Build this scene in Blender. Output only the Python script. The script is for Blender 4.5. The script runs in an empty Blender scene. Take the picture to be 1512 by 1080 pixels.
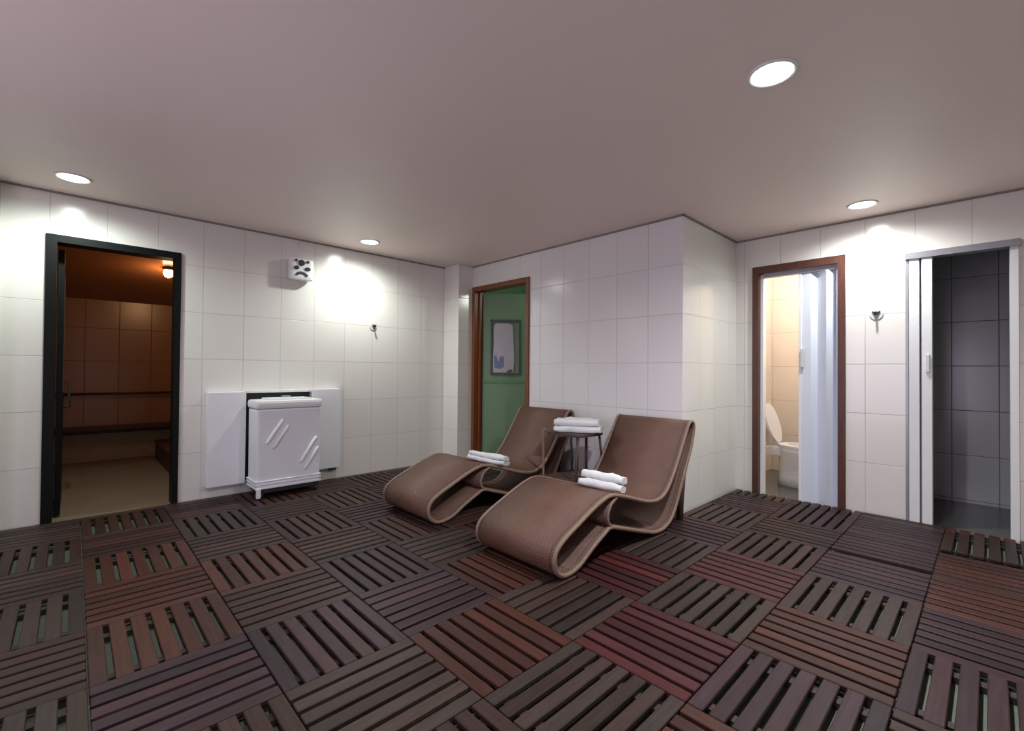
import bpy, bmesh, math, random
from mathutils import Vector, Matrix, noise
random.seed(7)
R = math.radians
C = bpy.context.scene.collection
PI = math.pi

# ------------------------------------------------------------------ dimensions (metres)
H = 2.451                     # ceiling
YL = 4.80                     # wall with the sauna doorway
XB, YC = 3.618, 1.752         # wall behind the loungers, its corner
XR = 4.762                    # wall with toilet and shower doorways
FZ = -0.045                   # concrete under the deck

# ------------------------------------------------------------------ materials
def newmat(name):
    m = bpy.data.materials.new(name); m.use_nodes = True
    nt = m.node_tree; b = nt.nodes['Principled BSDF']
    return m, nt, b
def nd(nt, t, **k):
    n = nt.nodes.new(t)
    for a, v in k.items(): setattr(n, a, v)
    return n
def math_(nt, op, a, b=None, c=None):
    n = nd(nt, 'ShaderNodeMath', operation=op)
    for i, v in enumerate((a, b, c)):
        if v is None: continue
        if isinstance(v, (int, float)): n.inputs[i].default_value = v
        else: nt.links.new(v, n.inputs[i])
    return n.outputs[0]
def mixc(nt, f, a, b, blend='MIX'):
    n = nd(nt, 'ShaderNodeMix', data_type='RGBA', blend_type=blend)
    for s, v in ((n.inputs[0], f), (n.inputs[6], a), (n.inputs[7], b)):
        if isinstance(v, (int, float)): s.default_value = v
        elif isinstance(v, tuple): s.default_value = (*v[:3], 1)
        else: nt.links.new(v, s)
    return n.outputs[2]
def simple(name, col, rough=0.5, metal=0.0, bump=0.0, bscale=60, var=0.12, spec=None, coat=0.0):
    m, nt, b = newmat(name)
    tc = nd(nt, 'ShaderNodeTexCoord')
    n = nd(nt, 'ShaderNodeTexNoise'); n.inputs['Scale'].default_value = bscale * .2; n.inputs['Detail'].default_value = 4
    nt.links.new(tc.outputs['Object'], n.inputs['Vector'])
    f = math_(nt, 'MULTIPLY_ADD', n.outputs[0], var * 2, 1 - var)
    v = nd(nt, 'ShaderNodeVectorMath', operation='SCALE'); v.inputs[0].default_value = col[:3]
    nt.links.new(f, v.inputs['Scale']); nt.links.new(v.outputs[0], b.inputs['Base Color'])
    b.inputs['Roughness'].default_value = rough; b.inputs['Metallic'].default_value = metal
    if spec is not None: b.inputs['Specular IOR Level'].default_value = spec
    if coat: b.inputs['Coat Weight'].default_value = coat
    if bump:
        n2 = nd(nt, 'ShaderNodeTexNoise'); n2.inputs['Scale'].default_value = bscale
        nt.links.new(tc.outputs['Object'], n2.inputs['Vector'])
        bp = nd(nt, 'ShaderNodeBump'); bp.inputs['Strength'].default_value = bump; bp.inputs['Distance'].default_value = .01
        nt.links.new(n2.outputs[0], bp.inputs['Height']); nt.links.new(bp.outputs[0], b.inputs['Normal'])
    return m
def tile_mat(name, axis, off, col, grout, w=0.32, h=0.4085, rough=0.2, spec=.5, gw=0.0035):
    """glazed wall tile, joints on a w x h grid; axis = 0/1 the wall's running axis"""
    m, nt, b = newmat(name)
    tc = nd(nt, 'ShaderNodeTexCoord'); sp = nd(nt, 'ShaderNodeSeparateXYZ')
    nt.links.new(tc.outputs['Object'], sp.inputs[0])
    u = math_(nt, 'DIVIDE', math_(nt, 'SUBTRACT', sp.outputs[axis], off), w)
    v = math_(nt, 'DIVIDE', sp.outputs[2], h)
    def edge(x, s):
        fr = math_(nt, 'FRACT', x)
        d = math_(nt, 'MULTIPLY', math_(nt, 'MINIMUM', fr, math_(nt, 'SUBTRACT', 1.0, fr)), s)
        return d
    d = math_(nt, 'MINIMUM', edge(u, w), edge(v, h))
    mr = nd(nt, 'ShaderNodeMapRange'); mr.inputs[1].default_value = gw * .45; mr.inputs[2].default_value = gw
    nt.links.new(d, mr.inputs[0])                                   # 0 in the joint, 1 on the tile
    cmb = nd(nt, 'ShaderNodeCombineXYZ'); nt.links.new(math_(nt, 'FLOOR', u), cmb.inputs[0]); nt.links.new(math_(nt, 'FLOOR', v), cmb.inputs[1])
    wn = nd(nt, 'ShaderNodeTexWhiteNoise'); nt.links.new(cmb.outputs[0], wn.inputs[0])
    n = nd(nt, 'ShaderNodeTexNoise'); n.inputs['Scale'].default_value = 2.2; nt.links.new(tc.outputs['Object'], n.inputs['Vector'])
    base = mixc(nt, wn.outputs[0], tuple(c * .965 for c in col), col)
    base = mixc(nt, mr.outputs[0], grout, base)
    nt.links.new(base, b.inputs['Base Color'])
    rg = math_(nt, 'MULTIPLY_ADD', mr.outputs[0], rough - .7, .7); nt.links.new(rg, b.inputs['Roughness'])
    b.inputs['IOR'].default_value = 1.7
    hgt = math_(nt, 'MULTIPLY_ADD', n.outputs[0], .25, mr.outputs[0])
    bp = nd(nt, 'ShaderNodeBump'); bp.inputs['Strength'].default_value = .35; bp.inputs['Distance'].default_value = .004
    nt.links.new(hgt, bp.inputs['Height']); nt.links.new(bp.outputs[0], b.inputs['Normal'])
    return m
def emit(name, col, s):
    m, nt, b = newmat(name)
    b.inputs['Emission Color'].default_value = (*col, 1); b.inputs['Emission Strength'].default_value = s
    b.inputs['Base Color'].default_value = (.8, .8, .8, 1); b.inputs['Roughness'].default_value = .3
    return m
def wood_mat(name, a, b_, rough=.4, attr=None, coat=.0, spec=.5):
    m, nt, b = newmat(name)
    tc = nd(nt, 'ShaderNodeTexCoord'); src = tc.outputs['Object']
    if attr:
        uv = nd(nt, 'ShaderNodeUVMap'); uv.uv_map = 'UVMap'; src = uv.outputs[0]
    mp = nd(nt, 'ShaderNodeMapping'); mp.inputs['Scale'].default_value = (3, 45, 1) if attr else (30, 30, 2.2)
    nt.links.new(src, mp.inputs[0])
    n = nd(nt, 'ShaderNodeTexNoise'); n.inputs['Scale'].default_value = 1.6; n.inputs['Detail'].default_value = 6; n.inputs['Roughness'].default_value = .65
    nt.links.new(mp.outputs[0], n.inputs['Vector'])
    cr = nd(nt, 'ShaderNodeMapRange'); cr.inputs[1].default_value = .3; cr.inputs[2].default_value = .75; nt.links.new(n.outputs[0], cr.inputs[0])
    col = mixc(nt, cr.outputs[0], a, b_)
    if attr:
        at = nd(nt, 'ShaderNodeAttribute', attribute_name=attr)
        col = mixc(nt, 1.0, col, at.outputs['Color'], 'MULTIPLY')
    nt.links.new(col, b.inputs['Base Color'])
    b.inputs['Roughness'].default_value = rough; b.inputs['Coat Weight'].default_value = coat; b.inputs['Coat Roughness'].default_value = .25
    b.inputs['Specular IOR Level'].default_value = spec
    bp = nd(nt, 'ShaderNodeBump'); bp.inputs['Strength'].default_value = .25; bp.inputs['Distance'].default_value = .002
    nt.links.new(n.outputs[0], bp.inputs['Height']); nt.links.new(bp.outputs[0], b.inputs['Normal'])
    return m
def weave_mat(name, a, b_):
    m, nt, b = newmat(name)
    uv = nd(nt, 'ShaderNodeUVMap'); uv.uv_map = 'UVMap'
    sp = nd(nt, 'ShaderNodeSeparateXYZ'); nt.links.new(uv.outputs[0], sp.inputs[0])
    k = 2 * PI / .016
    su = math_(nt, 'SINE', math_(nt, 'MULTIPLY', sp.outputs[0], k))
    sv = math_(nt, 'SINE', math_(nt, 'MULTIPLY', sp.outputs[1], k))
    w = math_(nt, 'MULTIPLY_ADD', math_(nt, 'MULTIPLY', su, sv), .5, .5)
    n = nd(nt, 'ShaderNodeTexNoise'); n.inputs['Scale'].default_value = 9; nt.links.new(uv.outputs[0], n.inputs['Vector'])
    f = math_(nt, 'MULTIPLY_ADD', n.outputs[0], .5, math_(nt, 'MULTIPLY', w, .6)); 
    e1 = math_(nt, 'COMPARE', math_(nt, 'ABSOLUTE', sp.outputs[1]), .296, .004)
    nt.links.new(mixc(nt, math_(nt, 'MULTIPLY', e1, .75), mixc(nt, f, a, b_), (.03, .015, .012)), b.inputs['Base Color'])
    b.inputs['Roughness'].default_value = .5
    bp = nd(nt, 'ShaderNodeBump'); bp.inputs['Strength'].default_value = .7; bp.inputs['Distance'].default_value = .003
    nt.links.new(w, bp.inputs['Height']); nt.links.new(bp.outputs[0], b.inputs['Normal'])
    return m

WT = (.82, .785, .745); GR = (.56, .525, .51)
M = dict(
    tile_left=tile_mat('tile_left', 0, -.14, WT, GR),
    tile_bump=tile_mat('tile_bump', 1, 1.748, (.82, .79, .80), GR, w=.3185),
    tile_right=tile_mat('tile_right', 1, .09, WT, GR, w=.3165),
    tile_reveal=tile_mat('tile_reveal', 0, 3.618, (.79, .79, .75), GR, w=.315),
    tile_wc=tile_mat('tile_wc', 1, .25, (.86, .75, .64), (.5, .40, .32)),
    tile_shower=tile_mat('tile_shower', 1, -.052, (.52, .53, .54), (.1, .1, .11), w=.304),  # same white tile as outside; the unlit room's shade is put into its colour
    tile_shower_side=tile_mat('tile_shower_side', 0, 4.9, (.5, .5, .54), (.1, .1, .11), w=.304),  # side walls carry the shower's shade in their colour too
    tile_sauna=tile_mat('tile_sauna', 0, .10, (.33, .16, .065), (.10, .04, .016), w=.32, rough=.3),
    tile_sauna_side=tile_mat('tile_sauna_side', 1, 5.0, (.38, .19, .08), (.12, .05, .02), w=.32, rough=.3),
    ceil=simple('ceiling_paint', (.86, .725, .67), .5, bump=.02, bscale=6, var=.03, spec=.5),
    sauna_ceil=simple('sauna_ceiling', (.30, .13, .055), .25, var=.1),
    concrete=simple('underfloor_concrete', (.14, .165, .125), .8, bump=.3, bscale=40, var=.15),
    sauna_floor=simple('sauna_floor', (.20, .155, .105), .5, bump=.1, bscale=12, var=.25),
    dark_floor=simple('dark_stone_floor', (.09, .09, .085), .25, bump=.05, var=.2),
    black=simple('black_metal', (.003, .004, .004), .5, var=.05, spec=.2),
    blackp=simple('black_plastic', (.02, .02, .022), .5, var=.05),
    brownframe=wood_mat('brown_frame_wood', (.065, .022, .013), (.12, .042, .024), .4),
    redframe=wood_mat('orange_brown_wood', (.15, .042, .013), (.26, .08, .026), .4),
    darkwood=wood_mat('dark_bench_wood', (.05, .02, .01), (.09, .035, .018), .5),
    deck=wood_mat('deck_wood', (.42, .34, .31), (.86, .84, .81), .5, attr='slat', spec=.28),
    batten=simple('batten_wood', (.045, .03, .024), .6),
    green=simple('green_paint', (.17, .27, .16), .45, var=.06),
    greenwall=simple('green_wall', (.17, .30, .16), .6, var=.06),
    white=simple('white_plastic', (.84, .84, .86), .35, var=.02),
    whitew=simple('white_enamel', (.82, .82, .87), .3, var=.02),
    pvc=simple('white_pvc', (.74, .78, .88), .35, var=.02),
    ceramic=simple('white_ceramic', (.86, .83, .80), .08, var=.01),
    steel=simple('grey_steel', (.36, .36, .39), .35, metal=.6),
    chrome=simple('chrome', (.7, .7, .72), .15, metal=1),
    towel=simple('white_terry', (.86, .87, .90), .95, bump=.6, bscale=260, var=.03),
    rim=simple('white_trim_ring', (.8, .8, .8), .4, var=.02),
    lens=emit('lamp_glass', (.93, 1.0, .97), 14),
    bulb=emit('warm_lamp_glass', (1.0, .62, .30), 22),
    weave=weave_mat('brown_woven_rattan', (.072, .032, .022), (.18, .086, .058)),
    trim=simple('rattan_binding', (.24, .155, .115), .5, bump=.5, bscale=120),
    darkrattan=simple('dark_rattan', (.07, .042, .034), .55, bump=.5, bscale=120),
    frost=simple('frosted_panel', (.46, .42, .46), .45, var=.12),
    blue=simple('pale_blue_patch', (.16, .19, .34), .5, var=.1),
    greyframe=simple('dark_grey_frame', (.07, .085, .085), .5),
    acryl=simple('grey_white_acrylic', (.62, .64, .62), .1, var=.02),
)

# ------------------------------------------------------------------ mesh helpers
class MB:
    def __init__(s): s.bm = bmesh.new(); s.uv = s.bm.loops.layers.uv.new('UVMap')
    def box(s, x0, x1, y0, y1, z0, z1, bev=0, rot=None, seg=2):
        r = bmesh.ops.create_cube(s.bm, size=1)
        vs = r['verts']; c = Vector(((x0+x1)/2, (y0+y1)/2, (z0+z1)/2)); d = Vector((abs(x1-x0), abs(y1-y0), abs(z1-z0)))
        for v in vs: v.co = Vector((v.co.x*d.x, v.co.y*d.y, v.co.z*d.z))
        if bev:
            es = list({e for v in vs for e in v.link_edges})
            nb = bmesh.ops.bevel(s.bm, geom=es, offset=min(bev, min(d)*.45), segments=seg, affect='EDGES', profile=.6)
            vs = list({v for f in nb['faces'] for v in f.verts} | {v for v in vs if v.is_valid})
        for v in vs:
            if rot: v.co = rot @ v.co
            v.co += c
        return s
    def tube(s, pts, r, n=10, caps=True, flat=1.0):
        pts = [Vector(p) for p in pts]; rings = []
        prev = None
        for i, p in enumerate(pts):
            t = (pts[min(i+1, len(pts)-1)] - pts[max(i-1, 0)]).normalized()
            if prev is None:
                a = Vector((0, 0, 1)) if abs(t.z) < .9 else Vector((0, 1, 0))
                n1 = t.cross(a).normalized()
            else: n1 = (prev - t*prev.dot(t)).normalized()
            prev = n1; n2 = t.cross(n1)
            rr = r[i] if isinstance(r, (list, tuple)) else r
            rings.append([s.bm.verts.new(p + n1*math.cos(2*PI*k/n)*rr + n2*math.sin(2*PI*k/n)*rr*flat) for k in range(n)])
        for a, b in zip(rings, rings[1:]):
            for k in range(n): s.bm.faces.new((a[k], a[(k+1) % n], b[(k+1) % n], b[k])).smooth = True
        if caps: s.bm.faces.new(rings[0][::-1]); s.bm.faces.new(rings[-1])
        return s
    def lathe(s, prof, axis='Z', n=32, at=(0, 0, 0), sx=1, sy=1):
        at = Vector(at); rings = []
        for r, z in prof:
            ring = []
            for k in range(n):
                a = 2*PI*k/n; p = Vector((r*math.cos(a)*sx, r*math.sin(a)*sy, z))
                if axis == 'Y': p = Vector((p.x, p.z, p.y))
                if axis == 'X': p = Vector((p.z, p.x, p.y))
                ring.append(s.bm.verts.new(p + at))
            rings.append(ring)
        for a, b in zip(rings, rings[1:]):
            for k in range(n): s.bm.faces.new((a[k], a[(k+1) % n], b[(k+1) % n], b[k])).smooth = True
        s.bm.faces.new(rings[0][::-1]); s.bm.faces.new(rings[-1])
        return s
    def prism(s, poly, y0, y1, plane='XZ', smooth=False):
        """extrude a 2-D outline; plane XZ extrudes along Y, YZ along X, XY along Z"""
        def P(a, b, t): return {'XZ': (a, t, b), 'YZ': (t, a, b), 'XY': (a, b, t)}[plane]
        A = [s.bm.verts.new(P(a, b, y0)) for a, b in poly]; B = [s.bm.verts.new(P(a, b, y1)) for a, b in poly]
        s.bm.faces.new(A); s.bm.faces.new(B[::-1])
        for i in range(len(poly)):
            f = s.bm.faces.new((A[i], A[(i+1) % len(poly)], B[(i+1) % len(poly)], B[i])); f.smooth = smooth
        return s
    def band(s, path, y0, y1, th, ny=1):
        """strip of thickness th following an XZ path, with UVs in metres"""
        P = [Vector((a, 0, b)) for a, b in path]; n = len(P); L = [0]
        for a, b in zip(P, P[1:]): L.append(L[-1] + (b-a).length)
        rows = []
        for i, p in enumerate(P):
            t = (P[min(i+1, n-1)] - P[max(i-1, 0)]).normalized(); nn = Vector((-t.z, 0, t.x))
            o, q = p + nn*th/2, p - nn*th/2
            rows.append([s.bm.verts.new((w.x, y, w.z)) for w in (o, q) for y in (y0, y1)])
        def F(vs, uv):
            f = s.bm.faces.new(vs); f.smooth = True
            for l, c in zip(f.loops, uv): l[s.uv].uv = c
        for i in range(n-1):
            a, b = rows[i], rows[i+1]; u0, u1 = L[i], L[i+1]
            F((a[0], a[1], b[1], b[0]), ((u0, y0), (u0, y1), (u1, y1), (u1, y0)))
            F((a[2], b[2], b[3], a[3]), ((u0, y0), (u1, y0), (u1, y1), (u0, y1)))
            F((a[0], b[0], b[2], a[2]), ((u0, 0), (u1, 0), (u1, th), (u0, th)))
            F((a[1], a[3], b[3], b[1]), ((u0, 0), (u0, th), (u1, th), (u1, 0)))
        for a in (rows[0], rows[-1]): s.bm.faces.new((a[0], a[2], a[3], a[1]))
        return s
    def build(s, name, mat, parent=None, smooth=False, sub=0):
        bmesh.ops.recalc_face_normals(s.bm, faces=s.bm.faces)
        me = bpy.data.meshes.new(name); s.bm.to_mesh(me); s.bm.free()
        for m in (mat if isinstance(mat, (list, tuple)) else [mat]): me.materials.append(m)
        if smooth:
            for p in me.polygons: p.use_smooth = True
        o = bpy.data.objects.new(name, me); C.objects.link(o)
        if parent: o.parent = parent; o.matrix_parent_inverse = Matrix.Translation(-Vector(parent.get('org', (0, 0, 0)))) if parent.get('org') else Matrix()
        if sub:
            md = o.modifiers.new('Subsurf', 'SUBSURF'); md.levels = sub; md.render_levels = sub
        return o
def tag(o, label=None, cat=None, group=None, kind=None):
    if label: o['label'] = label
    if cat: o['category'] = cat
    if group: o['group'] = group
    if kind: o['kind'] = kind
    return o
def empty(name, loc=(0, 0, 0), rz=0, **k):
    o = bpy.data.objects.new(name, None); o.empty_display_size = .05; o.location = loc; o.rotation_euler[2] = rz
    C.objects.link(o); return tag(o, **k)
def structure(o): o['kind'] = 'structure'; return o
def smooth_path(pts, k=5):
    out = []; n = len(pts)
    for i in range(n-1):
        p0, p1, p2, p3 = pts[max(i-1, 0)], pts[i], pts[i+1], pts[min(i+2, n-1)]
        for j in range(k):
            t = j/k
            out.append(tuple(.5*(2*b + (c-a)*t + (2*a-5*b+4*c-d)*t*t + (-a+3*b-3*c+d)*t**3) for a, b, c, d in zip(p0, p1, p2, p3)))
    out.append(tuple(pts[-1])); return out

# ------------------------------------------------------------------ room shell
def wall(name, axis, a0, a1, t0, t1, mat, holes=(), z0=FZ, z1=H):
    """wall running along axis from a0 to a1, thickness t0..t1, rectangular holes (b0, b1, top)"""
    mb = MB()
    def bx(b0, b1, c0, c1):
        if b1-b0 < 1e-4: return
        if axis == 'X': mb.box(b0, b1, t0, t1, c0, c1)
        else: mb.box(t0, t1, b0, b1, c0, c1)
    cur = a0
    for b0, b1, top in sorted(holes):
        bx(cur, b0, z0, z1); bx(b0, b1, top, z1); cur = b1
    bx(cur, a1, z0, z1)
    return structure(mb.build(name, mat))
S1 = (-.158, .657, 2.13)       # sauna doorway
S2 = (3.505, 4.49, 2.186)      # green door
S3 = (.855, 1.595, 2.165)      # toilet
S4 = (-.137, .466, 2.09)       # shower
wall('wall_left', 'X', -1.62, 3.75, YL, YL+.12, M['tile_left'], [S1])
wall('wall_back', 'Y', YC, YL, XB, XB+.12, M['tile_bump'], [S2])
wall('wall_recess', 'X', XB+.12, XR, YC, YC+.12, M['tile_reveal'])
wall('wall_right', 'Y', -1.62, YC, XR, XR+.12, M['tile_right'], [S3, S4])
structure(MB().box(-1.62, -1.5, -1.62, .2, FZ, H).box(-1.62, -1.5, 2.8, YL, FZ, H).box(-1.62, -1.5, .2, 2.8, 2.0, H).box(-1.62, -1.5, .2, 2.8, FZ, .25).build('wall_side', M['tile_bump']))
structure(MB().box(-1.60, -1.54, .2, .25, .25, 2.0).box(-1.60, -1.54, 2.75, 2.8, .25, 2.0).box(-1.60, -1.54, 1.475, 1.525, .25, 2.0).box(-1.60, -1.54, .25, 2.75, .25, .30).box(-1.60, -1.54, .25, 2.75, 1.95, 2.0).build('window_1', M['steel']))
wall('wall_rear', 'X', -1.5, XR, -1.62, -1.5, M['tile_left'])
structure(MB().box(3.395, XB, 4.50, YL, FZ, H).build('trim_1', tile_mat('tile_pillar', 0, 3.3, (.84, .80, .77), GR, w=2.0)))
structure(MB().box(-.70, -.385, 4.62, YL, FZ, H).build('trim_2', M['tile_left']))
structure(MB().box(-1.62, XR+.12, -1.62, YL+.12, H, H+.1).build('ceiling', M['ceil']))
structure(MB().box(-1.62, 3.75, -1.62, YL+.12, FZ-.1, FZ).box(3.75, XR+.12, -1.62, YC+.12, FZ-.1, FZ).build('floor', M['concrete']))
# dark brown-grey cove strip where walls meet the ceiling
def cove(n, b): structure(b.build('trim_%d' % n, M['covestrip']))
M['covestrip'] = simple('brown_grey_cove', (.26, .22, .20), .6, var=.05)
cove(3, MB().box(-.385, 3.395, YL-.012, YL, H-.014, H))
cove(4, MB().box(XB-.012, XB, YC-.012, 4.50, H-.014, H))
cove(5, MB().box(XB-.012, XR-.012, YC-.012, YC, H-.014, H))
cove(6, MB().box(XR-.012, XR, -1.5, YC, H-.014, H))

# --- room beyond the black door (steam room)
wall('wall_sauna_far', 'X', -.45, 1.35, 7.656, 7.75, M['tile_sauna'], z1=2.5)
wall('wall_sauna_left', 'Y', YL+.12, 7.656, -.45, -.35, M['tile_sauna_side'], z1=2.5)
wall('wall_sauna_right', 'Y', YL+.12, 7.656, 1.25, 1.35, M['tile_sauna_side'], z1=2.5)
mb = MB(); mb.prism([(YL+.12, 2.40), (7.656, 1.985), (7.656, 2.10), (YL+.12, 2.5)], -.35, 1.25, 'YZ'); structure(mb.build('ceiling_sauna', M['sauna_ceil']))
structure(MB().box(-.45, 1.35, YL+.12, 7.75, -.12, -.008).box(S1[0], S1[1], YL, YL+.12, -.044, -.008).build('floor_sauna', M['sauna_floor']))
# lower band of the far wall is pale
structure(MB().box(-.35, 1.25, 7.640, 7.656, -.008, .365).build('baseboard_sauna', simple('pale_plinth', (.36, .27, .18), .5)))
# --- room behind the green door
for nm, a in dict(wall_green_far=(5.3, 5.4, 1.9, 4.95), wall_green_near=(3.75, 5.4, 1.88, 1.95), wall_green_end=(3.75, 5.4, 4.92, 5.0)).items():
    structure(MB().box(*a, FZ, 2.6).build(nm, M['greenwall']))
structure(MB().box(3.738, 5.4, 1.9, 5.0, 2.6, 2.7).build('ceiling_green', M['greenwall']))
structure(MB().box(3.738, 5.4, 1.9, 5.0, FZ-.1, -.02).build('floor_green', M['dark_floor']))
# --- toilet
wall('wall_toilet_far', 'Y', .66, 1.88, 6.2, 6.3, M['tile_wc'])
structure(MB().box(XR+.12, 6.3, 1.872, 1.88, FZ, H).build('wall_toilet_left', M['tile_wc']))
structure(MB().box(XR+.12, 6.3, .60, .66, FZ, H).build('wall_toilet_right', M['tile_wc']))
structure(MB().box(XR+.12, 6.3, .60, 1.88, H, H+.1).build('ceiling_toilet', M['white']))
structure(MB().box(XR+.12, 6.3, .60, 1.88, FZ-.1, -.03).box(XR, XR+.12, S3[0], S3[1], FZ+.001, -.03).build('floor_toilet', M['dark_floor']))
# --- shower
wall('wall_shower_far', 'Y', -.55, .60, 5.925, 6.02, M['tile_shower'])
structure(MB().box(XR+.12, 5.925, .52, .60, FZ, H).build('wall_shower_left', M['tile_shower_side']))
structure(MB().box(XR+.12, 5.925, -.55, -.47, FZ, H).build('wall_shower_right', M['tile_shower_side']))
structure(MB().box(XR+.12, 6.02, -.55, .60, H, H+.1).build('ceiling_shower', M['dark_floor']))
structure(MB().box(XR+.12, 6.02, -.55, .60, FZ-.1, -.025).box(XR, XR+.12, S4[0], S4[1], FZ+.001, -.025).build('floor_shower', M['dark_floor']))

# ------------------------------------------------------------------ doors (structure)
d = empty('door_1', kind='structure')
x0, x1, zt = S1
MB().box(x0, x0+.06, YL-.02, YL+.13, -.008, zt).box(x1-.042, x1, YL-.02, YL+.13, -.008, zt).box(x0+.06, x1-.042, YL-.02, YL+.13, zt-.055, zt).build('door_frame', M['black'], d)
rt = Matrix.Rotation(R(3), 3, 'Z')
leaf = MB(); leaf.box(-.092, -.058, 4.945, 5.66, .012, 2.05); leaf.build('door_leaf', M['black'], d)
g = MB(); g.box(-.057, -.052, 5.05, 5.56, .95, 1.95); g.build('glass_panel', simple('dark_glass', (.05, .03, .02), .05), d)
MB().tube([(-.06, 5.52, .80), (-.02, 5.52, .80), (-.02, 5.52, 1.02), (-.06, 5.52, 1.02)], .009).build('door_handle', M['blackp'], d)

d = empty('door_2', kind='structure')
y0, y1, zt = S2
f = MB(); f.box(XB-.018, XB+.13, y1-.05, y1, FZ, zt).box(XB-.018, XB+.13, y0, y0+.045, FZ, zt).box(XB-.018, XB+.13, y0+.045, y1-.05, zt-.055, zt)
f.box(XB+.05, XB+.075, y1-.075, y1-.05, FZ, zt-.055).box(XB+.05, XB+.075, y0+.045, y0+.07, FZ, zt-.055)
f.build('door_frame', M['redframe'], d)
# green leaf standing ajar, hinged at the far jamb
hx, hy = XB+.11, y1-.06
rot = Matrix.Rotation(R(-45), 3, 'Z')
def leafbox(mb, u0, u1, v0, v1, z0, z1, bev=0):
    c = Vector(((u0+u1)/2, (v0+v1)/2, 0)); w = rot @ c + Vector((hx, hy, 0))
    mb.box(w.x-(u1-u0)/2, w.x+(u1-u0)/2, w.y-(v1-v0)/2, w.y+(v1-v0)/2, z0, z1, bev, rot=rot); return mb
leafbox(MB(), 0, .86, 0, .04, -.015, 2.115).build('door_leaf', M['green'], d)
for a in ((0, .86, -.006, 0, .99, 1.02),): leafbox(MB(), *a).build('door_rail', simple('green_rail', (.11, .25, .13), .5), d)
u0, u1, z0, z1 = .10, .475, 1.10, 1.79
fr = MB(); leafbox(fr, u0, u0+.022, -.024, 0, z0, z1); leafbox(fr, u1-.022, u1, -.024, 0, z0, z1); leafbox(fr, u0, u1, -.024, 0, z1-.03, z1); leafbox(fr, u0, u1, -.024, 0, z0, z0+.018)
wf = fr.build('window_frame', M['greyframe'], d)
def leafpoly(uv, v0, v1, name, mat, par):
    mb = MB(); A = []; B = []
    for u, z in uv:
        for v, L in ((v0, A), (v1, B)):
            p = rot @ Vector((u, v, 0)) + Vector((hx, hy, 0)); L.append(mb.bm.verts.new((p.x, p.y, z)))
    mb.bm.faces.new(A); mb.bm.faces.new(B[::-1])
    for i in range(len(A)): mb.bm.faces.new((A[i], A[(i+1) % len(A)], B[(i+1) % len(A)], B[i]))
    return mb.build(name, mat, par)
leafpoly([(u0+.02, z0+.016), (u1-.02, z0+.016), (u1-.02, z1-.03), (u0+.02, z1-.03)], -.006, -.001, 'window_pane', M['frost'], wf) if False else None
leafpoly([(.13, 1.125), (.39, 1.125), (.40, 1.30), (.385, 1.60), (.375, 1.72), (.33, 1.745), (.17, 1.745), (.135, 1.70), (.14, 1.5), (.13, 1.3)], -.014, -.002, 'pale_sheet', M['frost'], wf)
leafpoly([(.15, 1.19), (.21, 1.17), (.27, 1.20), (.265, 1.33), (.22, 1.32), (.20, 1.25), (.17, 1.34), (.145, 1.33)], -.018, -.012, 'blue_patch', M['blue'], wf)
leafpoly([(.30, 1.13), (.38, 1.13), (.37, 1.165), (.32, 1.155)], -.018, -.012, 'dark_mark', M['greyframe'], wf)

d = empty('door_3', kind='structure')
y0, y1, zt = S3
f = MB(); f.box(XR-.02, XR+.13, y1-.055, y1, FZ, zt).box(XR-.02, XR+.13, y0, y0+.055, FZ, zt).box(XR-.02, XR+.13, y0+.055, y1-.055, zt-.065, zt)
f.build('door_frame', M['brownframe'], d)
MB().box(XR+.03, XR+.10, y1-.085, y1-.055, -.03, zt-.07, .004).build('strike_post', M['white'], d)
MB().box(XR+.02, XR+.075, y0+.055, y1-.085, zt-.105, zt-.065).build('track', M['steel'], d)
def accordion(pts, z0, z1, th=.014):
    mb = MB(); A = []; n = len(pts); L = []; Rr = []
    P = [Vector((a, b, 0)) for a, b in pts]
    for i, p in enumerate(P):
        t = (P[min(i+1, n-1)] - P[max(i-1, 0)]).normalized(); nn = Vector((-t.y, t.x, 0))*th/2
        if 0 < i < n-1:
            a = (P[i]-P[i-1]).normalized(); nn = nn / max(.35, abs(a.dot(t)))
        L.append(p+nn); Rr.append(p-nn)
    poly = [(q.x, q.y) for q in L] + [(q.x, q.y) for q in reversed(Rr)]
    mb.prism(poly, z0, z1, 'XY'); return mb
fd = accordion([(XR+.045, 1.192), (XR+.040, 1.125), (XR+.10, 1.075), (XR+.012, .995), (XR+.085, .945), (XR+.03, .912)], -.02, zt-.105).build('folding_door', M['pvc'], d)
MB().box(XR+.028, XR+.062, 1.192, 1.215, -.02, zt-.105, .004).build('lead_post', M['white'], fd)
MB().box(XR+.006, XR+.028, 1.165, 1.195, 1.20, 1.37, .006).build('door_handle', M['acryl'], fd)

d = empty('door_4', kind='structure')
y0, y1, zt = S4
MB().box(XR-.035, XR+.06, y0-.01, y1, zt-.04, zt+.008).build('track', M['steel'], d)
MB().box(XR-.012, XR+.12, y0, y0+.042, FZ, zt-.04).build('side_post', M['white'], d)
MB().box(XR-.006, XR+.12, y1-.018, y1, FZ, zt-.04).build('wall_post', M['steel'], d)
fd = accordion([(XR+.03, .445), (XR-.014, .438), (XR-.010, .392), (XR+.075, .378), (XR-.016, .362), (XR-.012, .318), (XR+.05, .314)], -.02, zt-.04, .012).build('folding_door', M['white'], d)
MB().box(XR-.034, XR-.014, .322, .345, 1.16, 1.30, .005).build('door_handle', M['acryl'], fd)

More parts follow.
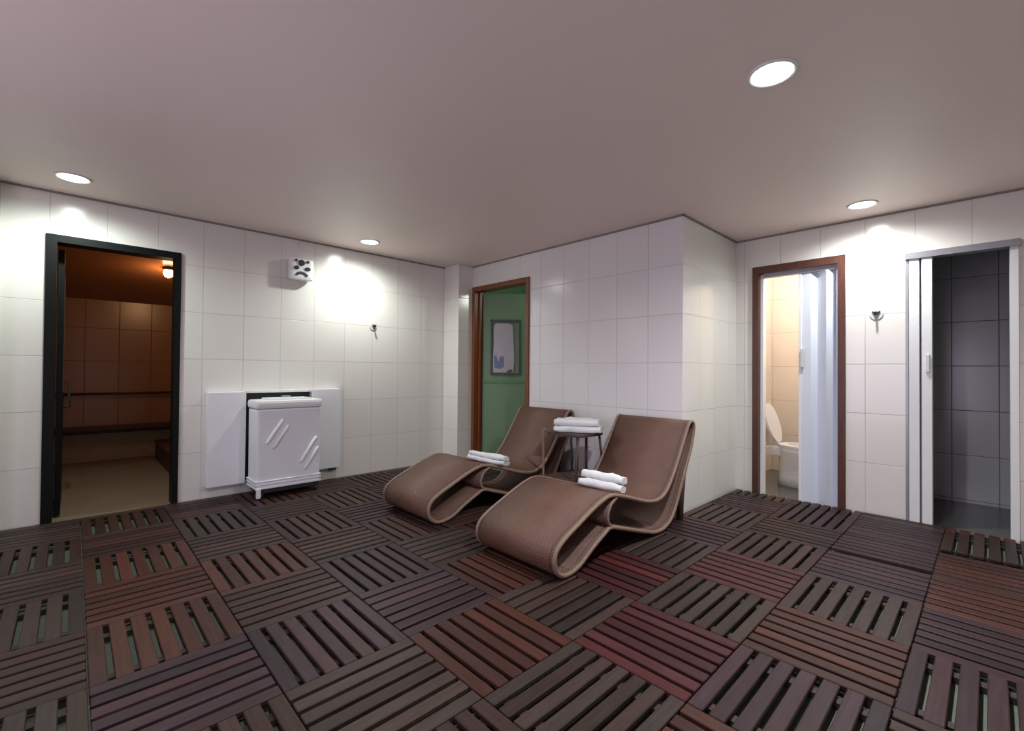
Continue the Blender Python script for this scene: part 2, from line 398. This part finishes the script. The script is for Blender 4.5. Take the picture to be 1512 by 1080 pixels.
# ------------------------------------------------------------------ deck tiles
T = .5; TX0, TY0 = .0554, 2.235
ordn = ['', 'first', 'second', 'third', 'fourth', 'fifth', 'sixth', 'seventh', 'eighth', 'ninth', 'tenth', 'eleventh', 'twelfth']
tintd = {'dark brown': (.062, .036, .032), 'grey brown': (.066, .047, .042), 'reddish brown': (.092, .026, .030), 'rusty brown': (.092, .036, .027), 'purplish brown': (.060, .032, .042)}
override = {(5, -2): 'reddish brown', (3, -2): 'reddish brown', (2, -1): 'rusty brown', (4, -1): 'reddish brown', (3, 0): 'rusty brown', (1, 0): 'purplish brown',  # wood tones; reds and greys also paint how light catches each slat direction
            (0, 1): 'rusty brown', (2, -2): 'grey brown', (4, -2): 'grey brown', (3, -1): 'grey brown', (0, 0): 'purplish brown', (6, -3): 'purplish brown', (7, -3): 'purplish brown',
            (5, -3): 'grey brown', (8, -3): 'purplish brown', (7, -1): 'grey brown', (5, -1): 'grey brown', (1, -1): 'grey brown', (2, 1): 'purplish brown', (0, 2): 'rusty brown', (0, 3): 'rusty brown',
            (4, -3): 'rusty brown', (5, -4): 'purplish brown'}
samedir = {(7, -3): 'Y', (8, -3): 'Y', (9, -3): 'Y', (6, -4): 'Y', (9, -2): 'X', (9, -4): 'X'}
def deck_tile(i, j, xa, xb, ya, yb, dirn, tint, label):
    cx, cy = (xa+xb)/2, (ya+yb)/2
    w, l = (xb-xa, yb-ya) if dirn == 'Y' else (yb-ya, xb-xa)        # w across the slats, l along them
    n = max(1, round(7*w/.5)); wid = w-.004; sw = .0535 if n == 7 else min(.0535, wid/n*.8)
    gap = (wid-n*sw)/max(1, n-1)
    mb = MB(); cl = mb.bm.loops.layers.float_color.new('slat')
    base = tintd[tint]
    for k in range(n):
        a = -wid/2+k*(sw+gap); before = set(mb.bm.faces)
        mb.box(a, a+sw, -l/2+.0015+random.uniform(0, .002), l/2-.0015-random.uniform(0, .002), -.020, 0, .003, seg=1)
        q = random.uniform(.62, 1.25); rr = random.uniform(-.08, .22); ou, ov = random.random()*9, random.random()*9
        c = (base[0]*q*(1+rr), base[1]*q, base[2]*q*(1-rr*.5), 1)
        for f in mb.bm.faces:
            if f in before: continue
            for lp in f.loops:
                lp[cl] = c; lp[mb.uv].uv = (lp.vert.co.y*1.0+ou, lp.vert.co.x+ov)
    e = empty('deck_tile', (cx, cy, 0), label=label, cat='deck tile', group='slatted deck tiles covering the floor')
    e.rotation_euler[2] = 0 if dirn == 'Y' else -PI/2
    p = mb.build('slat_panel', M['deck'], e)
    for v in (-.36, .36):
        bt = MB(); bt.box(-wid/2+.004, wid/2-.004, v*l-min(.018, l*.09), v*l+min(.018, l*.09), FZ, -.020)
        bt.build('batten', M['batten'], e)
FX, FY = math.cos(R(46.245)), math.sin(R(46.245))
for j in range(5, -6, -1):
    last = 9 if j < 0 else 6
    for i in range(-1, last+1):
        xa, xb = TX0+i*T, TX0+(i+1)*T; ya, yb = TY0+(j-1)*T, TY0+j*T
        if i == -1: xa = -.385 if j > 4 else xa
        if i == 9: xb = XR-.012
        if j == 0 and False: pass
        if j == -3 and i >= 7: xa += .075 if i == 7 else .075; xb += .075 if i < 9 else 0
        if j == -4 and i >= 8: xa += .09; xb += .09 if i < 9 else 0
        if i < 9: xb = min(xb, xa+T)
        if j == 5 and i == 6: xb = XB-.22                            # cut short at the pillar
        if j == -1 and yb > YC: yb = YC-.01
        if xb-xa < .06: continue
        # keep those the picture or a step to the side can show
        dx, dy = (xa+xb)/2, (ya+yb)/2
        dep = dx*FX+dy*FY; lat = dx*FY-dy*FX
        if dep < .35 or abs(lat)/dep > 1.45 or dep < .9 and abs(lat) > 1.0: continue
        if i == -1 and j < 0: continue
        dirn = samedir.get((i, j), 'Y' if (i+j) % 2 else 'X')
        tint = override.get((i, j)) or random.choice(['dark brown', 'dark brown', 'grey brown', 'purplish brown', 'rusty brown'])
        row = 6-j; colr = last-i+1
        ref = 'shower-side wall' if j < 0 else 'wall behind loungers'
        label = '%s slatted deck tile, %s row out from cabinet wall, %s from %s' % (tint, ordn[row], ordn[colr], ref)
        deck_tile(i, j, xa, xb, ya, yb, dirn, tint, label)
# edge boards closing the deck against the walls
def edge_board(name, a, label):
    mb = MB(); cl = mb.bm.loops.layers.float_color.new('slat'); mb.box(*a, FZ, -.002, .003, seg=1)
    for f in mb.bm.faces:
        for lp in f.loops: lp[cl] = (.085, .055, .048, 1); lp[mb.uv].uv = (lp.vert.co.x+lp.vert.co.y, lp.vert.co.z+lp.vert.co.y*.3)
    return tag(mb.build(name, M['deck']), label=label, cat='deck board')
edge_board('deck_edge_board', (-.385, 3.39, 4.738, 4.796), 'narrow dark brown board closing the deck along the cabinet wall')
edge_board('deck_edge_board', (XB-.055, XB-.004, YC+.01, 3.50), 'narrow dark brown board closing the deck along the wall behind the loungers')

# ------------------------------------------------------------------ loungers
TOP = [(2.03, .014), (1.96, .016), (1.905, .05), (1.882, .11), (1.902, .17), (1.975, .22), (2.10, .275), (2.22, .326), (2.32, .360), (2.40, .374), (2.48, .362),
       (2.62, .322), (2.78, .272), (2.90, .245), (3.0, .241), (3.08, .265), (3.15, .315), (3.24, .417), (3.35, .575), (3.43, .695), (3.468, .742), (3.505, .755), (3.54, .738), (3.550, .70)]
REAR = [(3.550, .70), (3.505, .565), (3.41, .412), (3.32, .255), (3.245, .135), (3.165, .055), (3.06, .018)]
BASE = [(3.06, .018), (2.95, .022), (2.82, .055), (2.68, .098), (2.52, .148), (2.41, .178), (2.34, .156), (2.22, .100), (2.11, .038), (2.03, .014)]
CBR = [(2.47, .350), (2.412, .320), (2.378, .262), (2.388, .208), (2.44, .168)]
def lounger(ylo, label):
    e = empty('woven_lounger', (2.7, ylo+.335, .006), label=label, cat='lounger', group='woven rattan loungers facing the room')
    sh = lambda P: [(a-2.7, b) for a, b in smooth_path(P)]
    a, b = -.335, .335
    MB().band(sh(TOP), a+.012, b-.012, .018).build('woven_seat', M['weave'], e)
    MB().band(sh(REAR), a+.012, b-.012, .018).build('rear_panel', M['weave'], e)
    MB().band(sh(BASE), a+.012, b-.012, .018).build('base_panel', M['weave'], e)
    MB().band(sh(CBR), a+.012, b-.012, .016).build('inner_brace', M['weave'], e)
    ring = sh(TOP) + sh(REAR)[1:] + sh(BASE)[1:]
    for y in (a+.012, b-.012):
        MB().tube([(p[0], y, p[1]) for p in ring], .0135, 8, flat=1.0).build('edge_binding', M['trim'], e)
        MB().tube([(p[0], y, p[1]) for p in sh(CBR)], .010, 8).build('brace_binding', M['trim'], e)
        MB().band([(.735, .44), (.70, .22), (.678, .006)], y-.03*(1 if y > 0 else -1)-.022, y-.03*(1 if y > 0 else -1)+.022, .022).build('rear_leg', M['darkrattan'], e)
    return e
lounger(1.612, 'brown woven lounger nearest the room, facing the foreground beside the white corner wall')
lounger(2.822, 'brown woven lounger standing farther back, in front of the green door')

# ------------------------------------------------------------------ side table
e = empty('side_table', (3.22, 2.555, 0), label='small dark rattan side table between the two loungers, carrying a folded towel', cat='table')
mb = MB()
def rr(hx_, hy_, r, n=6):
    out = []
    for cx, cy, a0 in ((hx_-r, hy_-r, 0), (-hx_+r, hy_-r, 90), (-hx_+r, -hy_+r, 180), (hx_-r, -hy_+r, 270)):
        for k in range(n+1): a = R(a0+90*k/n); out.append((cx+r*math.cos(a), cy+r*math.sin(a)))
    return out
mb.prism(rr(.17, .205, .05), .590, .612, 'XY').build('table_top', M['darkrattan'], e)
MB().prism(rr(.20, .19, .04), .200, .222, 'XY').build('shelf', M['darkrattan'], e)
for y in (-.055, .045): MB().tube([(.10, y, .222), (.10, y, .59)], .0125, 10).build('post', M['darkrattan'], e)
MB().lathe([(.10, .222), (.10, .228), (.05, .25), (.02, .262)], at=(.10, -.005, 0), n=20).build('post_foot', M['darkrattan'], e)
MB().tube(smooth_path([(-.165, .16, .605), (-.195, .172, .63), (-.215, .18, .61), (-.21, .182, .52), (-.205, .182, .35), (-.205, .182, .0)], 5), .011, 8).build('leg', M['trim'], e)
for x, y in ((-.19, -.17), (.18, .17), (.18, -.17)):
    MB().tube([(x*.8, y*.95, .592), (x, y, .35), (x, y, 0)], .011, 8).build('leg', M['darkrattan'], e)
MB().tube([(-.205, .18, .211), (-.205, -.18, .211)], .012, 8).build('shelf_edge', M['trim'], e)

# ------------------------------------------------------------------ towels
def towel(loc, rz, L, W_, Hh, layers, label, seed, tilt=(0, 0)):
    rnd = random.Random(seed); mb = MB(); th = Hh/layers
    for k in range(layers):
        n0 = len(mb.bm.verts)
        nx, ny = 20, 12; grid = {}
        ox, oy = rnd.uniform(-.006, .006), rnd.uniform(-.006, .006); sc = 1-.03*k+rnd.uniform(-.02, .02)
        prof = 8
        for ix in range(nx+1):
            for q in range(prof*2):
                a = 2*PI*q/(prof*2)
                ca, sa = math.cos(a), math.sin(a)
                yy = (abs(ca)**.35)*(1 if ca > 0 else -1)*W_/2*sc
                zz = (abs(sa)**.5)*(1 if sa > 0 else -1)*th*.56
                u = ix/nx*2-1; xx = u*L/2*sc
                endr = (1-abs(u)**5)**.5 if abs(u) < 1 else .0; yy *= .88+.12*endr
                nz = noise.noise(Vector((xx*9+seed, yy*9, k*3.1)))*.014 + noise.noise(Vector((xx*30, yy*30, k+seed)))*.005
                zz = zz*max(.78, endr) + (nz if zz > 0 else nz*.3)
                if k == 0 and sa < 0: zz = max(zz, -th*.5)
                xx += noise.noise(Vector((yy*14, zz*40, k+seed)))*.006
                grid[ix, q] = mb.bm.verts.new((xx+ox, yy+oy+nz, zz+th*(k+.5)))
        for ix in range(nx):
            for q in range(prof*2):
                q2 = (q+1) % (prof*2)
                mb.bm.faces.new((grid[ix, q], grid[ix, q2], grid[ix+1, q2], grid[ix+1, q])).smooth = True
        mb.bm.faces.new([grid[0, q] for q in range(prof*2)]); mb.bm.faces.new([grid[nx, q] for q in range(prof*2)][::-1])
    o = mb.build('folded_towel', M['towel'])
    o.location = loc; o.rotation_euler = (Matrix.Rotation(tilt[1], 3, 'Y') @ Matrix.Rotation(rz, 3, 'Z')).to_euler()
    return tag(o, label=label, cat='towel', group='folded white towels')
towel((2.555, 1.79, .366), R(-68), .285, .21, .105, 2, 'thick folded white towel on the near edge of the lounger closest to the room', 3, (0, R(14)))
towel((2.565, 2.965, .365), R(-60), .32, .21, .075, 2, 'folded white towel lying on the farther lounger before the green door', 11, (0, R(14)))
towel((3.235, 2.525, .613), R(-62), .40, .24, .115, 2, 'bulky folded white towel on top of the dark side table', 23)

# ------------------------------------------------------------------ wall cabinet and machine
e = empty('wall_cabinet', (1.44, YL, .10), label='wide flat white wall cabinet with a dark recess behind the ribbed machine', cat='cabinet')
def LB(o, x0, x1, y0, y1, z0, z1, b=.004): return MB().box(x0-o[0], x1-o[0], y0-o[1], y1-o[1], z0-o[2], z1-o[2], b)
o = (1.44, YL, .10)
LB(o, .852, 1.150, YL-.085, YL-.001, .100, .935, .006).build('side_panel', M['whitew'], e)
LB(o, 1.735, 2.035, YL-.085, YL-.001, .125, .945, .006).build('side_panel', M['whitew'], e)
LB(o, 1.137, 1.735, YL-.085, YL-.001, .922, .945, .002).build('top_rail', M['white'], e)
LB(o, 1.137, 1.735, YL-.02, YL-.001, .125, .922, 0).build('recess_back', M['blackp'], e)
LB(o, 1.93, 2.0, YL-.06, YL-.02, .098, .125, .003).build('bracket', M['blackp'], e)
o = (1.45, 4.56, 0)
e = empty('ribbed_machine', o, R(0), label='white boxy machine with diagonal ribs on a wheeled base before the cabinet', cat='appliance')
LB(o, 1.168, 1.715, 4.43, 4.712, .10, .79, .02).build('body', M['whitew'], e)
lid = LB(o, 1.155, 1.73, 4.415, 4.712, .79, .865, .025); lid.build('lid', M['white'], e)
LB(o, 1.26, 1.64, 4.46, 4.66, .86, .88, .012).build('lid_rim', M['white'], e)
LB(o, 1.42, 1.50, 4.60, 4.64, .878, .895, .004).build('lid_knob', M['steel'], e)
for k, (za, zb) in enumerate(((.085, .105), (.118, .134), (.146, .158))):
    LB(o, 1.158-.002*k, 1.725, 4.420, 4.712, za, zb, .006).build('base_moulding', M['whitew'], e)
def rib(x, z, L, w=.017):
    a = R(58); mb = MB(); d_ = Vector((math.cos(a), 0, math.sin(a))); c = Vector((x-o[0], 4.43-o[1], z))
    mb.tube([c-d_*L/2, c-d_*L/2*.8, c+d_*L/2*.8, c+d_*L/2], [w*.4, w, w, w*.4], 10); return mb
for x, z, L in ((1.315, .590, .27), (1.362, .535, .25), (1.605, .395, .28), (1.632, .312, .24)):
    rib(x, z, L).build('diagonal_rib', M['white'], e)
LB(o, 1.185, 1.71, 4.44, 4.69, .045, .09, .004).build('undertray', M['blackp'], e)
for x in (1.215, 1.68):
    for y in (4.455, 4.67):
        MB().lathe([(.018, -.012), (.024, -.008), (.024, .008), (.018, .012)], 'X', 18, (x-o[0], y-o[1], .024)).build('wheel', M['blackp'], e)
LB(o, 1.165, 1.20, 4.405, 4.44, .012, .10, .008).build('foot', M['whitew'], e)

# ------------------------------------------------------------------ wall speaker
o = (1.60, YL, 2.02)
e = empty('wall_speaker', o, label='small white box with dark round openings and a slot high on the cabinet wall', cat='speaker')
LB(o, 1.508, 1.735, 4.70, 4.79, 2.03, 2.245, .03).build('housing', M['white'], e)
LB(o, 1.57, 1.66, 4.79, YL, 2.08, 2.18, .002).build('wall_bracket', M['white'], e)
def disc(x, z, r, name='opening', sx=1.0, dep=.01):
    MB().lathe([(r, 0), (r, -dep), (r*.8, -dep-.003)], 'Y', 20, (x+.018-o[0], 4.701-o[1], z+.01-o[2]), sx=sx).build(name, M['blackp'], e)
disc(1.595, 2.185, .030); disc(1.545, 2.205, .012); disc(1.655, 2.200, .013); disc(1.548, 2.132, .019, sx=1.2); disc(1.655, 2.130, .018, sx=1.5)
MB().tube(smooth_path([(1.566-o[0], 4.700-o[1], 2.072-o[2]), (1.593-o[0], 4.697-o[1], 2.095-o[2]), (1.638-o[0], 4.697-o[1], 2.095-o[2]), (1.673-o[0], 4.700-o[1], 2.070-o[2])], 4), .012, 8).build('slot', simple('dark_mauve', (.10, .06, .07), .6), e)
MB().tube([(1.60-o[0], 4.74-o[1], 2.235-o[2]), (1.605-o[0], 4.77-o[1], 2.30-o[2]), (1.615-o[0], YL-.006-o[1], 2.42-o[2])], .0035, 6).build('cable', M['white'], e)

# ------------------------------------------------------------------ hooks
def hook(axis, loc, label):
    e = empty('wall_hook', loc, 0 if axis == 'Y' else -PI/2, label=label, cat='hook')
    MB().lathe([(.046, -.001), (.046, -.004), (.040, -.008)], 'Y', 28).build('backplate', M['acryl'], e)
    MB().tube(smooth_path([(0, -.006, .012), (0, -.035, .010), (0, -.055, -.002), (0, -.062, .018)], 4), .0075, 8).build('peg', M['blackp'], e)
    MB().lathe([(.014, -.008), (.014, -.024), (.010, -.03)], 'Y', 16, (0, 0, .012)).build('cap', M['blackp'], e)
    if axis == 'Y': MB().tube(smooth_path([(.004, -.010, -.010), (.010, -.03, -.022), (.012, -.035, -.012)], 4), .0045, 8).build('lower_peg', M['blackp'], e)
    MB().tube([(-.024, -.012, .024), (-.010, -.020, .014), (.010, -.020, .014), (.024, -.012, .024)], .006, 8).build('cross_arm', M['blackp'], e) if axis == 'X' else None
hook('Y', (2.429, YL, 1.628), 'small black peg on a round clear plate, right of the high white box')
hook('X', (XR, .648, 1.633), 'small black double hook on a round plate between toilet and shower doorways')

# ------------------------------------------------------------------ toilet
e = empty('toilet', (5.47, 1.36, -.03), label='white ceramic toilet with raised lid seen through the brown doorway', cat='toilet')
def ell(cx, cy, a, b, z, n=28, sq=1.0): return [(cx+a*math.cos(2*PI*k/n), cy+b*math.sin(2*PI*k/n), z) for k in range(n)]
mb = MB(); rings = [ell(0, .02, .115, .20, 0), ell(0, .02, .105, .19, .10), ell(0, .01, .115, .20, .19), ell(0, -.03, .165, .235, .29), ell(0, -.04, .185, .25, .36), ell(0, -.04, .19, .255, .405)]
vr = [[mb.bm.verts.new(p) for p in r_] for r_ in rings]
for a, b in zip(vr, vr[1:]):
    for k in range(28): mb.bm.faces.new((a[k], a[(k+1) % 28], b[(k+1) % 28], b[k])).smooth = True
mb.bm.faces.new(vr[0][::-1]); mb.bm.faces.new(vr[-1]); mb.build('bowl', M['ceramic'], e)
mb = MB(); n = 28
outr = [ell(0, -.04, .195, .26, z) for z in (.405, .43)]; inr = [ell(0, -.05, .125, .18, z) for z in (.405, .43)]
vo = [[mb.bm.verts.new(p) for p in r_] for r_ in outr]; vi = [[mb.bm.verts.new(p) for p in r_] for r_ in inr]
for k in range(n):
    k2 = (k+1) % n
    mb.bm.faces.new((vo[0][k], vo[0][k2], vo[1][k2], vo[1][k])); mb.bm.faces.new((vi[0][k], vi[1][k], vi[1][k2], vi[0][k2]))
    mb.bm.faces.new((vo[1][k], vo[1][k2], vi[1][k2], vi[1][k])); mb.bm.faces.new((vo[0][k], vi[0][k], vi[0][k2], vo[0][k2]))
mb.build('seat', M['white'], e)
mb = MB(); tl = R(16)
A = []; B = []
for k in range(28):
    a = 2*PI*k/28; u, v = .19*math.cos(a), .215+.215*math.sin(a)
    for t_, L_ in ((0, A), (.022, B)):
        L_.append(mb.bm.verts.new((u, .20+v*math.sin(tl)+t_*math.cos(tl), .435+v*math.cos(tl)-t_*math.sin(tl))))
mb.bm.faces.new(A); mb.bm.faces.new(B[::-1])
for k in range(28): mb.bm.faces.new((A[k], A[(k+1) % 28], B[(k+1) % 28], B[k]))
mb.build('lid', M['white'], e)
MB().box(-.19, .19, .35, .505, .40, .78, .025).build('cistern', M['ceramic'], e)
MB().box(-.10, .10, .16, .36, .30, .405, .02).build('bridge', M['ceramic'], e)

# ------------------------------------------------------------------ steam room fittings
tag(MB().box(-.35, 1.25, 7.46, 7.64, .375, .425, .004).box(-.35, 1.25, 7.60, 7.64, .33, .375, .003).build('wall_bench', M['darkwood']), label='low dark wooden bench along the far wall of the brown room', cat='bench')
tag(MB().tube([(-.35, 7.60, .82), (1.25, 7.60, .82)], .016, 10).build('wall_rail', M['darkwood']), label='thin dark rail above the bench in the brown room', cat='rail')
e = empty('side_bench', (1.0, 6.8, 0), label='dark wooden step bench on the right inside the brown room', cat='bench')
MB().box(-.235, .245, -.82, .60, .19, .225, .004).build('seat', M['darkwood'], e)
MB().box(-.225, .24, -.81, .59, -.008, .19).build('base', M['darkwood'], e)
e = empty('steam_room_lamp', (.725, 6.1, 2.2), label='glowing warm lamp under the ceiling of the brown room', cat='lamp')
MB().lathe([(.05, -.005), (.05, .03)], at=(0, 0, 0), n=24).build('lamp_base', M['blackp'], e)
MB().lathe([(.010, -.085), (.035, -.07), (.045, -.04), (.040, -.005)], n=24).build('lamp_shade', M['bulb'], e)

# ------------------------------------------------------------------ downlights
def downlight(x, y, label):
    e = empty('ceiling_downlight', (x, y, H), label=label, cat='ceiling light', group='round recessed ceiling lights')
    mb = MB(); n = 40
    pr = [(.080, -.001), (.099, -.001), (.099, -.006), (.092, -.010), (.080, -.006)]
    rg = [[mb.bm.verts.new((r*math.cos(2*PI*k/n), r*math.sin(2*PI*k/n), z)) for k in range(n)] for r, z in pr]
    for a, b in zip(rg, rg[1:]+rg[:1]):
        for k in range(n): mb.bm.faces.new((a[k], a[(k+1) % n], b[(k+1) % n], b[k])).smooth = True
    mb.build('trim_ring', M['rim'], e)
    MB().lathe([(.080, -.001), (.080, -.004), (.06, -.007)], n=n).build('glass', M['lens'], e)
SPOT = 118
def spot(x, y, z, e, ang=166, col=(.95, 1.0, .965), blend=.95, r=.035):
    l = bpy.data.lights.new('spot', 'SPOT'); l.energy = e; l.spot_size = R(ang); l.spot_blend = blend; l.color = col; l.shadow_soft_size = r
    o = bpy.data.objects.new('spot_lamp', l); o.location = (x, y, z); C.objects.link(o)
for x, y, ek, ck, lb in ((-.018, 4.36, .50, (.87, 1, .92), 'round glowing ceiling light above the black-framed doorway'), (2.164, 4.37, .62, (.92, 1, .93), 'round glowing ceiling light to the right of the small white wall box'),
                 (2.177, .654, 1.4, (.97, .98, 1), 'large bright round ceiling light nearest the viewer'), (4.37, .68, .66, (.97, 1, .97), 'round glowing ceiling light between the toilet and shower doorways')):
    downlight(x, y, lb); spot(x, y, H-.03, SPOT*ek, col=ck)
spot(-.02, .66, H-.03, SPOT*.6)
def point(x, y, z, e, col, r=.05):
    l = bpy.data.lights.new('bulb', 'POINT'); l.energy = e; l.color = col; l.shadow_soft_size = r
    o = bpy.data.objects.new('bulb_lamp', l); o.location = (x, y, z); C.objects.link(o)
point(.725, 6.1, 2.04, 6, (1, .55, .25))
point(5.5, 1.15, 2.35, 26, (1, .93, .84), .1)
point(4.6, 3.2, 2.3, 12, (.9, 1, .85), .1)

al = bpy.data.lights.new('daylight', 'AREA'); al.shape = 'RECTANGLE'; al.size = 2.6; al.size_y = 1.75; al.energy = 44; al.color = (.88, .77, 1.0)
ao = bpy.data.objects.new('window_daylight', al); ao.location = (-1.66, 1.5, 1.12); ao.rotation_euler = (0, R(-90), 0); ao.rotation_euler = (R(90), 0, R(-90)); C.objects.link(ao)
w = bpy.data.worlds.new('World'); bpy.context.scene.world = w; w.use_nodes = True
w.node_tree.nodes['Background'].inputs[0].default_value = (.05, .05, .055, 1); w.node_tree.nodes['Background'].inputs[1].default_value = .3

# ------------------------------------------------------------------ camera
yaw, pit, rol, f, hc = 0.8071275873972343, 0.011976871720180842, 0.008392460194775762, 676.7876, 1.14517
fw = Vector((math.cos(yaw)*math.cos(pit), math.sin(yaw)*math.cos(pit), math.sin(pit)))
r = Vector((math.sin(yaw), -math.cos(yaw), 0)); u = r.cross(fw)
c, s = math.cos(rol), math.sin(rol)
cr, cu = r*c + u*s, -r*s + u*c
cam = bpy.data.cameras.new('Camera'); co = bpy.data.objects.new('Camera', cam); C.objects.link(co)
co.matrix_world = Matrix(((cr.x, cu.x, -fw.x, 0), (cr.y, cu.y, -fw.y, 0), (cr.z, cu.z, -fw.z, hc), (0, 0, 0, 1)))
cam.sensor_width = 36; cam.sensor_fit = 'HORIZONTAL'; cam.lens = f/1512*36; cam.clip_start = .02
sc = bpy.context.scene; sc.camera = co
sc.view_settings.view_transform = 'Standard'; sc.view_settings.look = 'None'; sc.view_settings.gamma = 1; sc.view_settings.exposure = 0
